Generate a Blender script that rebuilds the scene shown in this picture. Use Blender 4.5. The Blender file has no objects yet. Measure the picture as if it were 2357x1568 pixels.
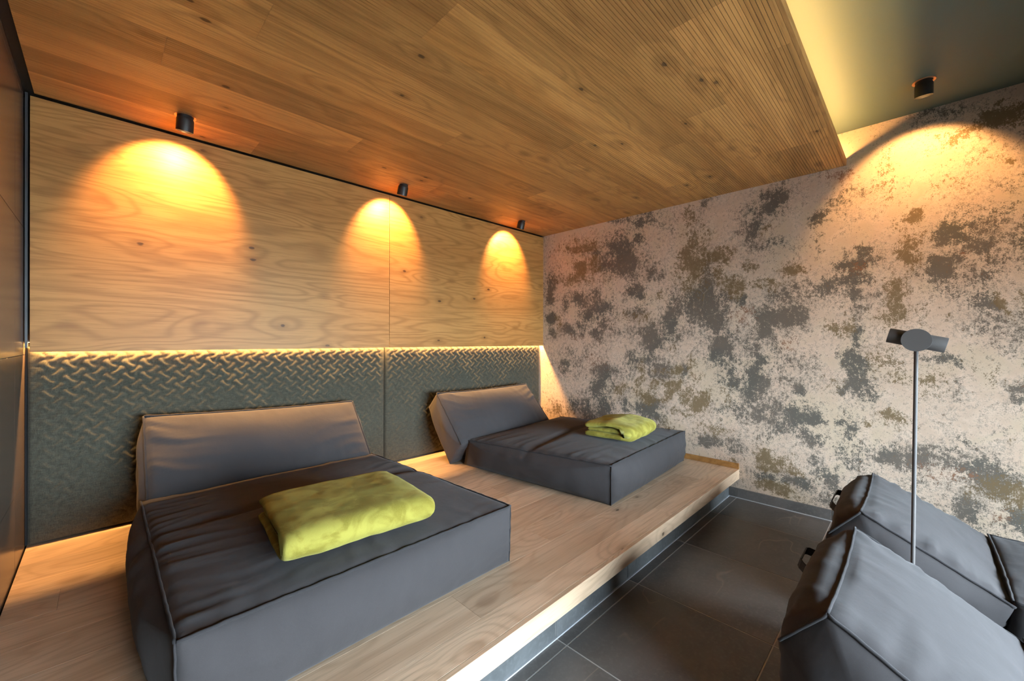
import bpy, bmesh, math, random
import numpy as np
from mathutils import Vector, Matrix, noise as mnoise
random.seed(7)
C = bpy.context.scene.collection
SC = bpy.context.scene

# ------------------------------------------------------------------ camera
F_PX, IMG_W = 934.43, 2357.0
cam_d = bpy.data.cameras.new('camera'); cam = bpy.data.objects.new('camera', cam_d); C.objects.link(cam)
cam_d.sensor_width = 36.0; cam_d.lens = F_PX / IMG_W * 36.0; cam_d.clip_start = 0.02
YAW, PITCH, ROLL = 0.787609, -0.000346, 0.001537
fw = Vector((math.sin(YAW)*math.cos(PITCH), math.cos(YAW)*math.cos(PITCH), math.sin(PITCH)))
rt0 = Vector((math.cos(YAW), -math.sin(YAW), 0)); up0 = rt0.cross(fw)
rt = rt0*math.cos(ROLL) + up0*math.sin(ROLL); up = -rt0*math.sin(ROLL) + up0*math.cos(ROLL)
cam.matrix_world = Matrix(((rt.x, up.x, -fw.x, 0.2728), (rt.y, up.y, -fw.y, -3.0178), (rt.z, up.z, -fw.z, 1.2397), (0, 0, 0, 1)))
SC.camera = cam

# ------------------------------------------------------------------ dimensions of the room (metres, floor at z = 0)
W = 3.8127            # right wall
YB = 0.09             # wall behind the panels
YWIN = -5.0           # glazed wall behind the viewer
HC = 2.426            # underside of the oak ceiling
HU = 2.652            # painted ceiling
YS = -2.683           # free edge of the oak ceiling
ZP = 0.226            # top of the platform
YF = -2.029           # front edge of the platform
YPL = -1.957          # recessed plinth
ZPAN = 1.18           # lower edge of the oak wall panels
WARM = (1.0, 0.52, 0.17)
LEDC = (1.0, 0.52, 0.165)

# ------------------------------------------------------------------ world, daylight, exposure
world = bpy.data.worlds.new('sky'); SC.world = world; world.use_nodes = True
bg = world.node_tree.nodes['Background']
bg.inputs['Color'].default_value = (0.73, 0.86, 1.0, 1); bg.inputs['Strength'].default_value = 32.0
pl = bpy.data.lights.new('window_portal', 'AREA'); pl.shape = 'RECTANGLE'; pl.size = 2.9; pl.size_y = 1.5
pl.cycles.is_portal = True
po = bpy.data.objects.new('window_portal', pl); C.objects.link(po)
po.location = (1.85, YWIN-0.145, 0.755); po.rotation_euler = (math.radians(90), 0, 0)   # faces into the room (+y)
vs = SC.view_settings
vs.view_transform = 'Standard'; vs.look = 'None'; vs.exposure = 1.08; vs.gamma = 1.0; vs.use_curve_mapping = False
SC.cycles.use_denoising = True
SC.cycles.max_bounces = 6; SC.cycles.diffuse_bounces = 4; SC.cycles.glossy_bounces = 3
SC.cycles.use_adaptive_sampling = True; SC.cycles.adaptive_threshold = 0.03
SC.cycles.sample_clamp_indirect = 6.0
SC.cycles.caustics_reflective = False; SC.cycles.caustics_refractive = False

# ------------------------------------------------------------------ helpers: objects
def link(o, parent=None):
    C.objects.link(o)
    if parent is not None: o.parent = parent
    return o
def tag(o, label=None, cat=None, group=None, kind=None):
    if label: o['label'] = label
    if cat: o['category'] = cat
    if group: o['group'] = group
    if kind: o['kind'] = kind
    return o
def thing(name, label, cat, loc=(0, 0, 0), rz=0.0, group=None):
    o = bpy.data.objects.new(name, None); C.objects.link(o); o.empty_display_size = 0.1
    o.location = loc; o.rotation_euler = (0, 0, rz)
    return tag(o, label, cat, group)
def mesh_obj(name, verts, faces, mats, parent=None, smooth=False, fmat=None):
    me = bpy.data.meshes.new(name); me.from_pydata([tuple(v) for v in verts], [], faces)
    for m in (mats if isinstance(mats, (list, tuple)) else [mats]): me.materials.append(m)
    if fmat is not None: me.polygons.foreach_set('material_index', fmat)
    if smooth: me.polygons.foreach_set('use_smooth', [True]*len(me.polygons))
    me.update()
    return link(bpy.data.objects.new(name, me), parent)
def bm_obj(name, bm, mats, parent=None, smooth=False):
    me = bpy.data.meshes.new(name); bmesh.ops.recalc_face_normals(bm, faces=bm.faces[:]); bm.to_mesh(me); bm.free()
    for m in (mats if isinstance(mats, (list, tuple)) else [mats]): me.materials.append(m)
    if smooth: me.polygons.foreach_set('use_smooth', [True]*len(me.polygons))
    return link(bpy.data.objects.new(name, me), parent)
def box_bm(x0, x1, y0, y1, z0, z1, bev=0.0, bm=None):
    own = bm is None
    if own: bm = bmesh.new()
    r = bmesh.ops.create_cube(bm, size=1.0)
    for v in r['verts']:
        v.co = Vector(((x0+x1)/2 + v.co.x*(x1-x0), (y0+y1)/2 + v.co.y*(y1-y0), (z0+z1)/2 + v.co.z*(z1-z0)))
    if bev > 0:
        es = list({e for v in r['verts'] for e in v.link_edges})
        bmesh.ops.bevel(bm, geom=es, offset=bev, segments=1, affect='EDGES', profile=0.5)
    return bm
def box(name, x0, x1, y0, y1, z0, z1, m, parent=None, bev=0.0):
    return bm_obj(name, box_bm(x0, x1, y0, y1, z0, z1, bev), m, parent)
def tube_geo(pts, r, n=8, closed=False):
    P = [Vector(p) for p in pts]; V = []; Fc = []
    L = len(P); prev = None
    for i, p in enumerate(P):
        a = P[i-1] if (i > 0 or closed) else P[i]; b = P[(i+1) % L] if (i < L-1 or closed) else P[i]
        t = (b-a).normalized() if (b-a).length > 1e-9 else Vector((0, 0, 1))
        if prev is None:
            ref = Vector((0, 0, 1)) if abs(t.z) < 0.9 else Vector((1, 0, 0)); nx = t.cross(ref).normalized()
        else:
            nx = prev - t*prev.dot(t); nx = nx.normalized() if nx.length > 1e-6 else prev
        prev = nx; ny = t.cross(nx)
        rr = r(i/(L-1)) if callable(r) else r
        for k in range(n):
            an = 2*math.pi*k/n; V.append(p + nx*math.cos(an)*rr + ny*math.sin(an)*rr)
    for i in range(L if closed else L-1):
        j = (i+1) % L
        for k in range(n):
            k2 = (k+1) % n; Fc.append((i*n+k, i*n+k2, j*n+k2, j*n+k))
    if not closed:
        Fc.append(tuple(range(n-1, -1, -1))); Fc.append(tuple(range((L-1)*n, L*n)))
    return V, Fc
def tube(name, pts, r, m, parent=None, n=8, closed=False):
    V, Fc = tube_geo(pts, r, n, closed)
    return mesh_obj(name, V, Fc, m, parent, smooth=True)
def lathe(name, prof, m, parent=None, n=40, axis=None, origin=(0, 0, 0), smooth=True):
    """prof: list of (radius, height) along the local z axis; axis turns z onto a direction"""
    V, Fc = [], []
    R = Vector((0, 0, 1)).rotation_difference(Vector(axis).normalized()).to_matrix() if axis else Matrix.Identity(3)
    o = Vector(origin)
    for (r, h) in prof:
        for k in range(n):
            a = 2*math.pi*k/n; V.append(o + R @ Vector((r*math.cos(a), r*math.sin(a), h)))
    for i in range(len(prof)-1):
        for k in range(n):
            k2 = (k+1) % n; Fc.append((i*n+k, i*n+k2, (i+1)*n+k2, (i+1)*n+k))
    if prof[0][0] > 1e-6: Fc.append(tuple(range(n-1, -1, -1)))
    if prof[-1][0] > 1e-6: Fc.append(tuple(range((len(prof)-1)*n, len(prof)*n)))
    o2 = mesh_obj(name, V, Fc, m, parent, smooth=smooth)
    if smooth:
        md = o2.modifiers.new('edge', 'EDGE_SPLIT'); md.split_angle = math.radians(35)
    return o2

# ------------------------------------------------------------------ helpers: materials
def sock(nt, node_in, val):
    if isinstance(val, bpy.types.NodeSocket): nt.links.new(val, node_in)
    else:
        if isinstance(val, (tuple, list)) and len(val) == 3 and node_in.type == 'RGBA': val = (*val, 1)
        node_in.default_value = val
class MT:
    def __init__(s, name):
        s.m = bpy.data.materials.new(name); s.m.use_nodes = True; s.nt = s.m.node_tree
        s.nt.nodes.clear(); s.out = s.nt.nodes.new('ShaderNodeOutputMaterial')
    def n(s, typ, ins=None, out=0, **props):
        nd = s.nt.nodes.new(typ)
        for k, v in props.items(): setattr(nd, k, v)
        for k, v in (ins or {}).items(): sock(s.nt, nd.inputs[k], v)
        return nd.outputs[out]
    def M(s, op, a, b=0.0, c=0.0, clamp=False):
        return s.n('ShaderNodeMath', {0: a, 1: b, 2: c}, operation=op, use_clamp=clamp)
    def mix(s, f, a, b, mode='MIX'):
        nd = s.nt.nodes.new('ShaderNodeMix'); nd.data_type = 'RGBA'; nd.blend_type = mode; nd.clamp_factor = True
        sock(s.nt, nd.inputs[0], f); sock(s.nt, nd.inputs[6], a); sock(s.nt, nd.inputs[7], b)
        return nd.outputs[2]
    def smooth(s, x, lo, hi):
        return s.n('ShaderNodeMapRange', {'Value': x, 'From Min': lo, 'From Max': hi}, interpolation_type='SMOOTHSTEP')
    def pos(s): return s.n('ShaderNodeNewGeometry')
    def rnd(s): return s.n('ShaderNodeObjectInfo', out=5)
    def scale(s, v, sc, off=None):
        r = s.n('ShaderNodeVectorMath', {0: v, 1: sc}, operation='MULTIPLY')
        if off is not None: r = s.n('ShaderNodeVectorMath', {0: r, 1: off}, operation='ADD')
        return r
    def noise(s, v, sc=1.0, det=3.0, rough=0.5, dist=0.0):
        return s.n('ShaderNodeTexNoise', {'Vector': v, 'Scale': sc, 'Detail': det, 'Roughness': rough, 'Distortion': dist})
    def bump(s, h, st=0.2, d=0.01):
        return s.n('ShaderNodeBump', {'Height': h, 'Strength': st, 'Distance': d})
    def pbr(s, col, rough=0.5, normal=None, metal=0.0, spec=0.5, sheen=0.0, extra=None):
        ins = {'Base Color': col, 'Roughness': rough, 'Metallic': metal, 'Specular IOR Level': spec, 'Sheen Weight': sheen}
        if normal is not None: ins['Normal'] = normal
        if extra: ins.update(extra)
        sh = s.n('ShaderNodeBsdfPrincipled', ins); s.nt.links.new(sh, s.out.inputs[0]); return s.m
def plain(name, col, rough=0.5, metal=0.0, spec=0.5, emit=None, estr=0.0):
    t = MT(name); ex = {'Emission Color': (*emit, 1), 'Emission Strength': estr} if emit else None
    return t.pbr((*col, 1), rough, None, metal, spec, 0, ex)
def oak(name, light, mid, dark, ring=34.0, across=2.6, along=0.42, rough=0.5, vary=0.25, knot=1.0, fib=0.35, spec=0.35, warp=0.0, ropa=0.30):
    """oak with its grain along x: growth-ring contours, fine pores and a few knots; every board its own cut"""
    t = MT(name); p = t.pos(); r = t.rnd()
    off = t.n('ShaderNodeCombineXYZ', {0: t.M('MULTIPLY', r, 37.0), 1: t.M('MULTIPLY', r, 91.0), 2: t.M('MULTIPLY', r, 53.0)})
    v = t.n('ShaderNodeVectorMath', {0: p, 1: off}, operation='ADD')
    # knots pull the grain around them
    sx = t.nt.nodes.new('ShaderNodeSeparateXYZ'); t.nt.links.new(v, sx.inputs[0])
    kv = t.n('ShaderNodeCombineXYZ', {0: t.M('MULTIPLY', sx.outputs[0], 1.9), 1: t.M('MULTIPLY', t.M('ADD', sx.outputs[1], sx.outputs[2]), 3.4)})
    kd = t.n('ShaderNodeTexVoronoi', {'Vector': kv, 'Scale': 1.0, 'Randomness': 1.0}, voronoi_dimensions='2D')
    pull = t.M('MULTIPLY', t.smooth(kd, 0.42, 0.0), 0.12*knot + warp)
    n1 = t.noise(t.scale(v, (along, across, across)), 1.0, 2.0, 0.5, 0.45)
    n1 = t.M('ADD', n1, pull)
    sn = t.M('SINE', t.M('MULTIPLY', n1, ring*6.283))
    rings = t.M('POWER', t.M('MULTIPLY_ADD', sn, 0.5, 0.5), 3.0)
    big = t.noise(t.scale(v, (0.5, 5.0, 5.0)), 1.0, 2.0, 0.55)
    streak = t.noise(t.scale(v, (1.7, 64.0, 64.0)), 1.0, 3.0, 0.65)
    pores = t.noise(t.scale(v, (8.0, 210.0, 210.0)), 1.0, 1.0, 0.6)
    base = t.mix(t.smooth(big, 0.3, 0.72), (*light, 1), (*mid, 1))
    base = t.mix(t.M('MULTIPLY', rings, ropa), base, (*dark, 1))
    base = t.mix(t.M('MULTIPLY', t.smooth(streak, 0.46, 0.74), 0.75*fib+0.18), base, (*dark, 1))
    base = t.mix(t.M('MULTIPLY', t.smooth(pores, 0.52, 0.75), fib), base, (*[c*0.75 for c in dark], 1))
    halo = t.M('MULTIPLY', t.smooth(kd, 0.13, 0.03), 0.40)
    base = t.mix(halo, base, (*[c*0.8 for c in dark], 1))
    core = t.M('MULTIPLY', t.smooth(t.M('ADD', kd, t.M('MULTIPLY', t.M('SUBTRACT', streak, 0.5), 0.06)), 0.036, 0.018), t.smooth(t.noise(t.scale(v, (0.9, 2.0, 2.0)), 1.0, 1.0), 0.47, 0.52))
    base = t.mix(t.M('MULTIPLY', core, 0.85), base, (*[c*0.22 for c in dark], 1))
    tone = t.M('MULTIPLY_ADD', t.M('SUBTRACT', t.M('FRACT', t.M('MULTIPLY', r, 13.7)), 0.5), vary*2, 1.0)
    hsv = t.n('ShaderNodeHueSaturation', {'Color': base, 'Value': tone, 'Saturation': 1.0, 'Hue': 0.5})
    return t.pbr(hsv, rough, spec=spec)

OAK_WALL = oak('oak_veneer', (0.48, 0.24, 0.070), (0.42, 0.20, 0.054), (0.25, 0.108, 0.027), ring=20, across=3.6, along=0.36, vary=0.03, fib=0.34, knot=0.45, warp=0.0, ropa=0.50)
OAK_CEIL = oak('oak_ceiling', (0.56, 0.285, 0.088), (0.43, 0.205, 0.058), (0.20, 0.085, 0.022), ring=9, across=3.2, along=0.30, vary=0.20, fib=0.34, rough=0.55, ropa=0.34)
OAK_DECK = oak('oak_deck', (0.72, 0.53, 0.365), (0.62, 0.435, 0.285), (0.36, 0.22, 0.125), ring=16, across=3.6, along=0.45, vary=0.11, fib=0.28, rough=0.42, spec=0.4)
BLACK = plain('black_gap', (0.006, 0.006, 0.006), 0.7)
SLATE_TRIM = plain('anthracite_profile', (0.035, 0.04, 0.045), 0.45)
BLACK_METAL = plain('black_powder_coat', (0.018, 0.017, 0.016), 0.42)
LAMP_METAL = plain('grey_bronze_metal', (0.095, 0.085, 0.080), 0.55, metal=0.0, spec=0.35)
GROUT = plain('grout', (0.42, 0.40, 0.375), 0.8)
SEAL = plain('silicone_joint', (0.45, 0.46, 0.48), 0.5)
WHITE = plain('window_frame_grey', (0.30, 0.31, 0.32), 0.5)
PLASTER = plain('plaster', (0.45, 0.43, 0.40), 0.8)
GLOW = plain('led_diffuser', (0.9, 0.8, 0.6), 0.5, emit=LEDC, estr=6.0)
COPPER = plain('copper_ring', (0.42, 0.20, 0.09), 0.4, metal=0.5)
LENS = plain('spot_lens', (0.9, 0.8, 0.6), 0.3, emit=WARM, estr=10.0)

def groove_mat():   # bottom of the acoustic grooves: slots punched through the board at an even pitch
    t = MT('ceiling_groove'); x = t.n('ShaderNodeSeparateXYZ', {0: t.pos()}, out=0)
    f = t.M('FRACT', t.M('MULTIPLY', x, 1/0.0146))
    col = t.mix(t.smooth(t.M('ABSOLUTE', t.M('SUBTRACT', f, 0.5)), 0.26, 0.30), (0.006, 0.004, 0.003, 1), (0.16, 0.08, 0.03, 1))
    return t.pbr(col, 0.7)
GROOVE = groove_mat()

def stone(name, base, vein, rough, vary=0.18, vs=0.45, cl=0.28, fs=0.35):
    t = MT(name); p = t.pos(); r = t.rnd()
    off = t.n('ShaderNodeCombineXYZ', {0: t.M('MULTIPLY', r, 31.0), 1: t.M('MULTIPLY', r, 77.0), 2: t.M('MULTIPLY', r, 19.0)})
    v = t.n('ShaderNodeVectorMath', {0: p, 1: off}, operation='ADD')
    cloud = t.noise(v, 2.2, 4.0, 0.62, 0.4); fine = t.noise(v, 60.0, 2.0, 0.6)
    w = t.noise(t.scale(v, (0.7, 1.6, 1.2)), 1.0, 3.0, 0.55, 0.3)
    line = t.smooth(t.M('ABSOLUTE', t.M('SUBTRACT', w, 0.5)), 0.006, 0.0)
    line = t.M('MULTIPLY', line, t.smooth(t.noise(v, 3.1, 2.0), 0.50, 0.62))
    c = t.mix(t.smooth(cloud, 0.3, 0.7), (*[b*(1-cl) for b in base], 1), (*[b*(1+cl) for b in base], 1))
    c = t.mix(t.M('MULTIPLY', t.smooth(fine, 0.45, 0.75), fs), c, (*[b*1.7 for b in base], 1))
    c = t.mix(t.M('MULTIPLY', line, vs), c, (*vein, 1))
    tone = t.M('MULTIPLY_ADD', t.M('SUBTRACT', t.M('FRACT', t.M('MULTIPLY', r, 9.3)), 0.5), vary*2, 1.0)
    c = t.n('ShaderNodeHueSaturation', {'Color': c, 'Value': tone})
    ro = t.M('MULTIPLY_ADD', cloud, 0.16 if vs else 0.0, rough-0.08 if vs else rough)
    return t.pbr(c, ro, spec=0.5)
TILE = stone('floor_stoneware', (0.115, 0.105, 0.096), (0.30, 0.25, 0.19), 0.42)
PLINTH = stone('plinth_stoneware', (0.12, 0.125, 0.125), (0.22, 0.23, 0.23), 0.5)
WTILE = stone('wall_stoneware', (0.078, 0.057, 0.044), (0.15, 0.11, 0.08), 0.27, vary=0.05, vs=0.0, cl=0.06, fs=0.0)

def upholstery():
    t = MT('grey_green_weave'); p = t.pos()
    a = t.noise(t.scale(p, (30, 30, 420)), 1.0, 2.0, 0.65); b = t.noise(t.scale(p, (420, 420, 30)), 1.0, 2.0, 0.65)
    k = t.noise(p, 300.0, 2.0, 0.7)
    wv = t.M('ADD', t.M('MULTIPLY', a, 0.5), t.M('MULTIPLY', b, 0.5))
    c = t.mix(t.smooth(wv, 0.34, 0.66), (0.040, 0.041, 0.031, 1), (0.076, 0.075, 0.056, 1))
    c = t.mix(t.smooth(k, 0.55, 0.85), c, (0.13, 0.125, 0.10, 1))
    return t.pbr(c, 0.85, t.bump(t.M('ADD', wv, t.M('MULTIPLY', k, 0.4)), 0.25, 0.002), spec=0.06, sheen=0.1)
UPH = upholstery()

def canvas(name, col):
    t = MT(name); p = t.pos()
    k = t.noise(p, 560.0, 2.0, 0.7); big = t.noise(p, 5.0, 4.0, 0.6)
    c = t.mix(big, (*[x*0.86 for x in col], 1), (*[x*1.14 for x in col], 1))
    c = t.mix(t.M('MULTIPLY', t.smooth(k, 0.5, 0.8), 0.3), c, (*[x*1.6 for x in col], 1))
    h = t.M('ADD', t.M('MULTIPLY', k, 0.15), t.noise(p, 24.0, 2.0, 0.55))
    return t.pbr(c, 0.88, t.bump(h, 0.14, 0.01), spec=0.12, sheen=0.10)
CANVAS = canvas('anthracite_canvas', (0.051, 0.046, 0.046))
PIPE = canvas('canvas_piping', (0.036, 0.033, 0.034))
STRAP = plain('black_webbing', (0.022, 0.02, 0.018), 0.6)

def plush():
    t = MT('lime_plush'); p = t.pos()
    a = t.noise(p, 9.0, 3.0, 0.55, 0.8); k = t.noise(p, 420.0, 3.0, 0.7)
    c = t.mix(t.smooth(a, 0.42, 0.60), (0.215, 0.178, 0.026, 1), (0.33, 0.29, 0.055, 1))
    c = t.mix(t.M('MULTIPLY', t.smooth(k, 0.45, 0.8), 0.35), c, (0.44, 0.41, 0.11, 1))
    return t.pbr(c, 0.9, t.bump(k, 0.35, 0.004), spec=0.15, sheen=0.35, extra={'Sheen Roughness': 0.4, 'Sheen Tint': (0.8, 0.78, 0.3, 1)})
PLUSH = plush()

def wallpaper():
    """printed wallpaper of weathered plaster: cream ground, slate, olive and rust stains laid out in the print"""
    t = MT('weathered_wallpaper'); p = t.pos()
    g = t.n('ShaderNodeAttribute', attribute_name='slate', out=2)
    o = t.n('ShaderNodeAttribute', attribute_name='olive', out=2)
    r = t.n('ShaderNodeAttribute', attribute_name='rust', out=2)
    f1 = t.noise(t.scale(p, (1, 1.0, 0.9)), 42.0, 4.0, 0.72); f2 = t.noise(p, 11.0, 4.0, 0.65, 0.5)
    f3 = t.noise(p, 190.0, 2.0, 0.7); st = t.noise(t.scale(p, (1, 110, 9)), 1.0, 2.0, 0.65)
    big = t.noise(p, 2.4, 3.0, 0.6, 0.5)
    def c0(x, w): return t.M('MULTIPLY', t.M('SUBTRACT', x, 0.5), w)
    grain = t.M('ADD', t.M('ADD', c0(f1, 2.1), c0(f2, 1.25)), c0(f3, 1.9))
    streaky = t.M('ADD', grain, c0(st, 0.75))
    base = t.mix(t.smooth(f2, 0.3, 0.7), (0.56, 0.425, 0.32, 1), (0.67, 0.525, 0.405, 1))
    base = t.mix(t.M('MULTIPLY', t.smooth(big, 0.52, 0.36), 0.55), base, (0.53, 0.43, 0.30, 1))
    # a veil of fine speckle, thicker in some areas and around the stains
    veil = t.M('ADD', t.M('MULTIPLY', t.smooth(big, 0.36, 0.62), 0.20), t.M('ADD', t.M('MULTIPLY', g, 0.62), t.M('MULTIPLY', o, 0.35)))
    spk = t.smooth(t.M('ADD', grain, veil), 0.14, 0.56)
    base = t.mix(t.M('MULTIPLY', spk, 0.55), base, (0.255, 0.220, 0.178, 1))
    def layer(base, a, col, lo, hi, op, gr):
        fac = t.smooth(t.M('ADD', a, gr), lo, hi)
        return t.mix(t.M('MULTIPLY', fac, op), base, col)
    gc = t.mix(t.smooth(big, 0.42, 0.58), (0.088, 0.086, 0.073, 1), (0.118, 0.100, 0.080, 1))
    base = layer(base, g, gc, 0.44, 0.90, 0.90, streaky)
    base = layer(base, o, (0.175, 0.122, 0.060, 1), 0.44, 0.88, 0.90, streaky)
    base = layer(base, r, (0.27, 0.125, 0.065, 1), 0.45, 1.0, 0.75, grain)
    # hair cracks
    cr = t.n('ShaderNodeTexVoronoi', {'Vector': t.n('ShaderNodeVectorMath', {0: p, 1: t.scale(t.n('ShaderNodeTexNoise', {'Vector': p, 'Scale': 6.0}, out=1), (0.25, 0.25, 0.25))}, operation='ADD'), 'Scale': 3.5}, feature='DISTANCE_TO_EDGE')
    crk = t.M('MULTIPLY', t.smooth(cr, 0.006, 0.0), t.smooth(t.noise(p, 2.3, 2.0), 0.52, 0.62))
    base = t.mix(t.M('MULTIPLY', crk, 0.5), base, (0.62, 0.52, 0.42, 1))
    return t.pbr(base, 0.75, spec=0.2)
WALLP = wallpaper()

def paint():
    t = MT('olive_grey_paint'); f = t.noise(t.pos(), 240.0, 1.0, 0.6)
    return t.pbr(t.mix(f, (0.070, 0.100, 0.080, 1), (0.077, 0.108, 0.087, 1)), 0.6, spec=0.3)
PAINT = paint()
def glass():
    t = MT('window_glass')
    tr = t.n('ShaderNodeBsdfTransparent', {'Color': (0.93, 0.95, 0.95, 1)}); gl = t.n('ShaderNodeBsdfGlossy', {'Roughness': 0.02, 'Color': (1, 1, 1, 1)})
    fr = t.n('ShaderNodeFresnel', {'IOR': 1.45})
    mx = t.n('ShaderNodeMixShader', {0: fr, 1: tr, 2: gl}); t.nt.links.new(mx, t.out.inputs[0]); return t.m
GLASS = glass()

# ================================================================== STRUCTURE
# ---- floor: slab of grout with stoneware tiles laid on it
TS, GR, X0T, YL1 = 0.5928, 0.0045, 3.3786, -2.0153
floor = tag(box('floor', -0.02, W+0.02, YWIN-0.1, YB, -0.05, -0.0010, GROUT), 'grey grout bed of the dark stoneware floor', None, None, 'structure')
rows = [(YPL, YL1)] + [(YL1-TS*i, YL1-TS*(i+1)) for i in range(6)]
cols = []
x = X0T + TS
while x > 0.02:
    cols.append((max(x-TS, 0.0), min(x, W))); x -= TS
tile_cache = {}
def slab_part(name, sx, sy, sz, m, parent, center, bev=0.0012):
    key = (name, round(sx, 3), round(sy, 3), round(sz, 3))
    if key not in tile_cache:
        o = bm_obj(name, box_bm(-sx/2, sx/2, -sy/2, sy/2, -sz/2, sz/2, bev), m, parent); tile_cache[key] = o.data
    else: o = link(bpy.data.objects.new(name, tile_cache[key]), parent)
    o.location = center
    return o
for (ya, yb) in rows:
    for (xa, xb) in cols:
        yb2 = max(yb, YWIN)
        if xb-xa < 0.03 or ya-yb2 < 0.02: continue
        slab_part('floor_tile', xb-xa-GR, ya-yb2-GR, 0.012, TILE, floor, ((xa+xb)/2, (ya+yb2)/2, -0.006))

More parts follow.
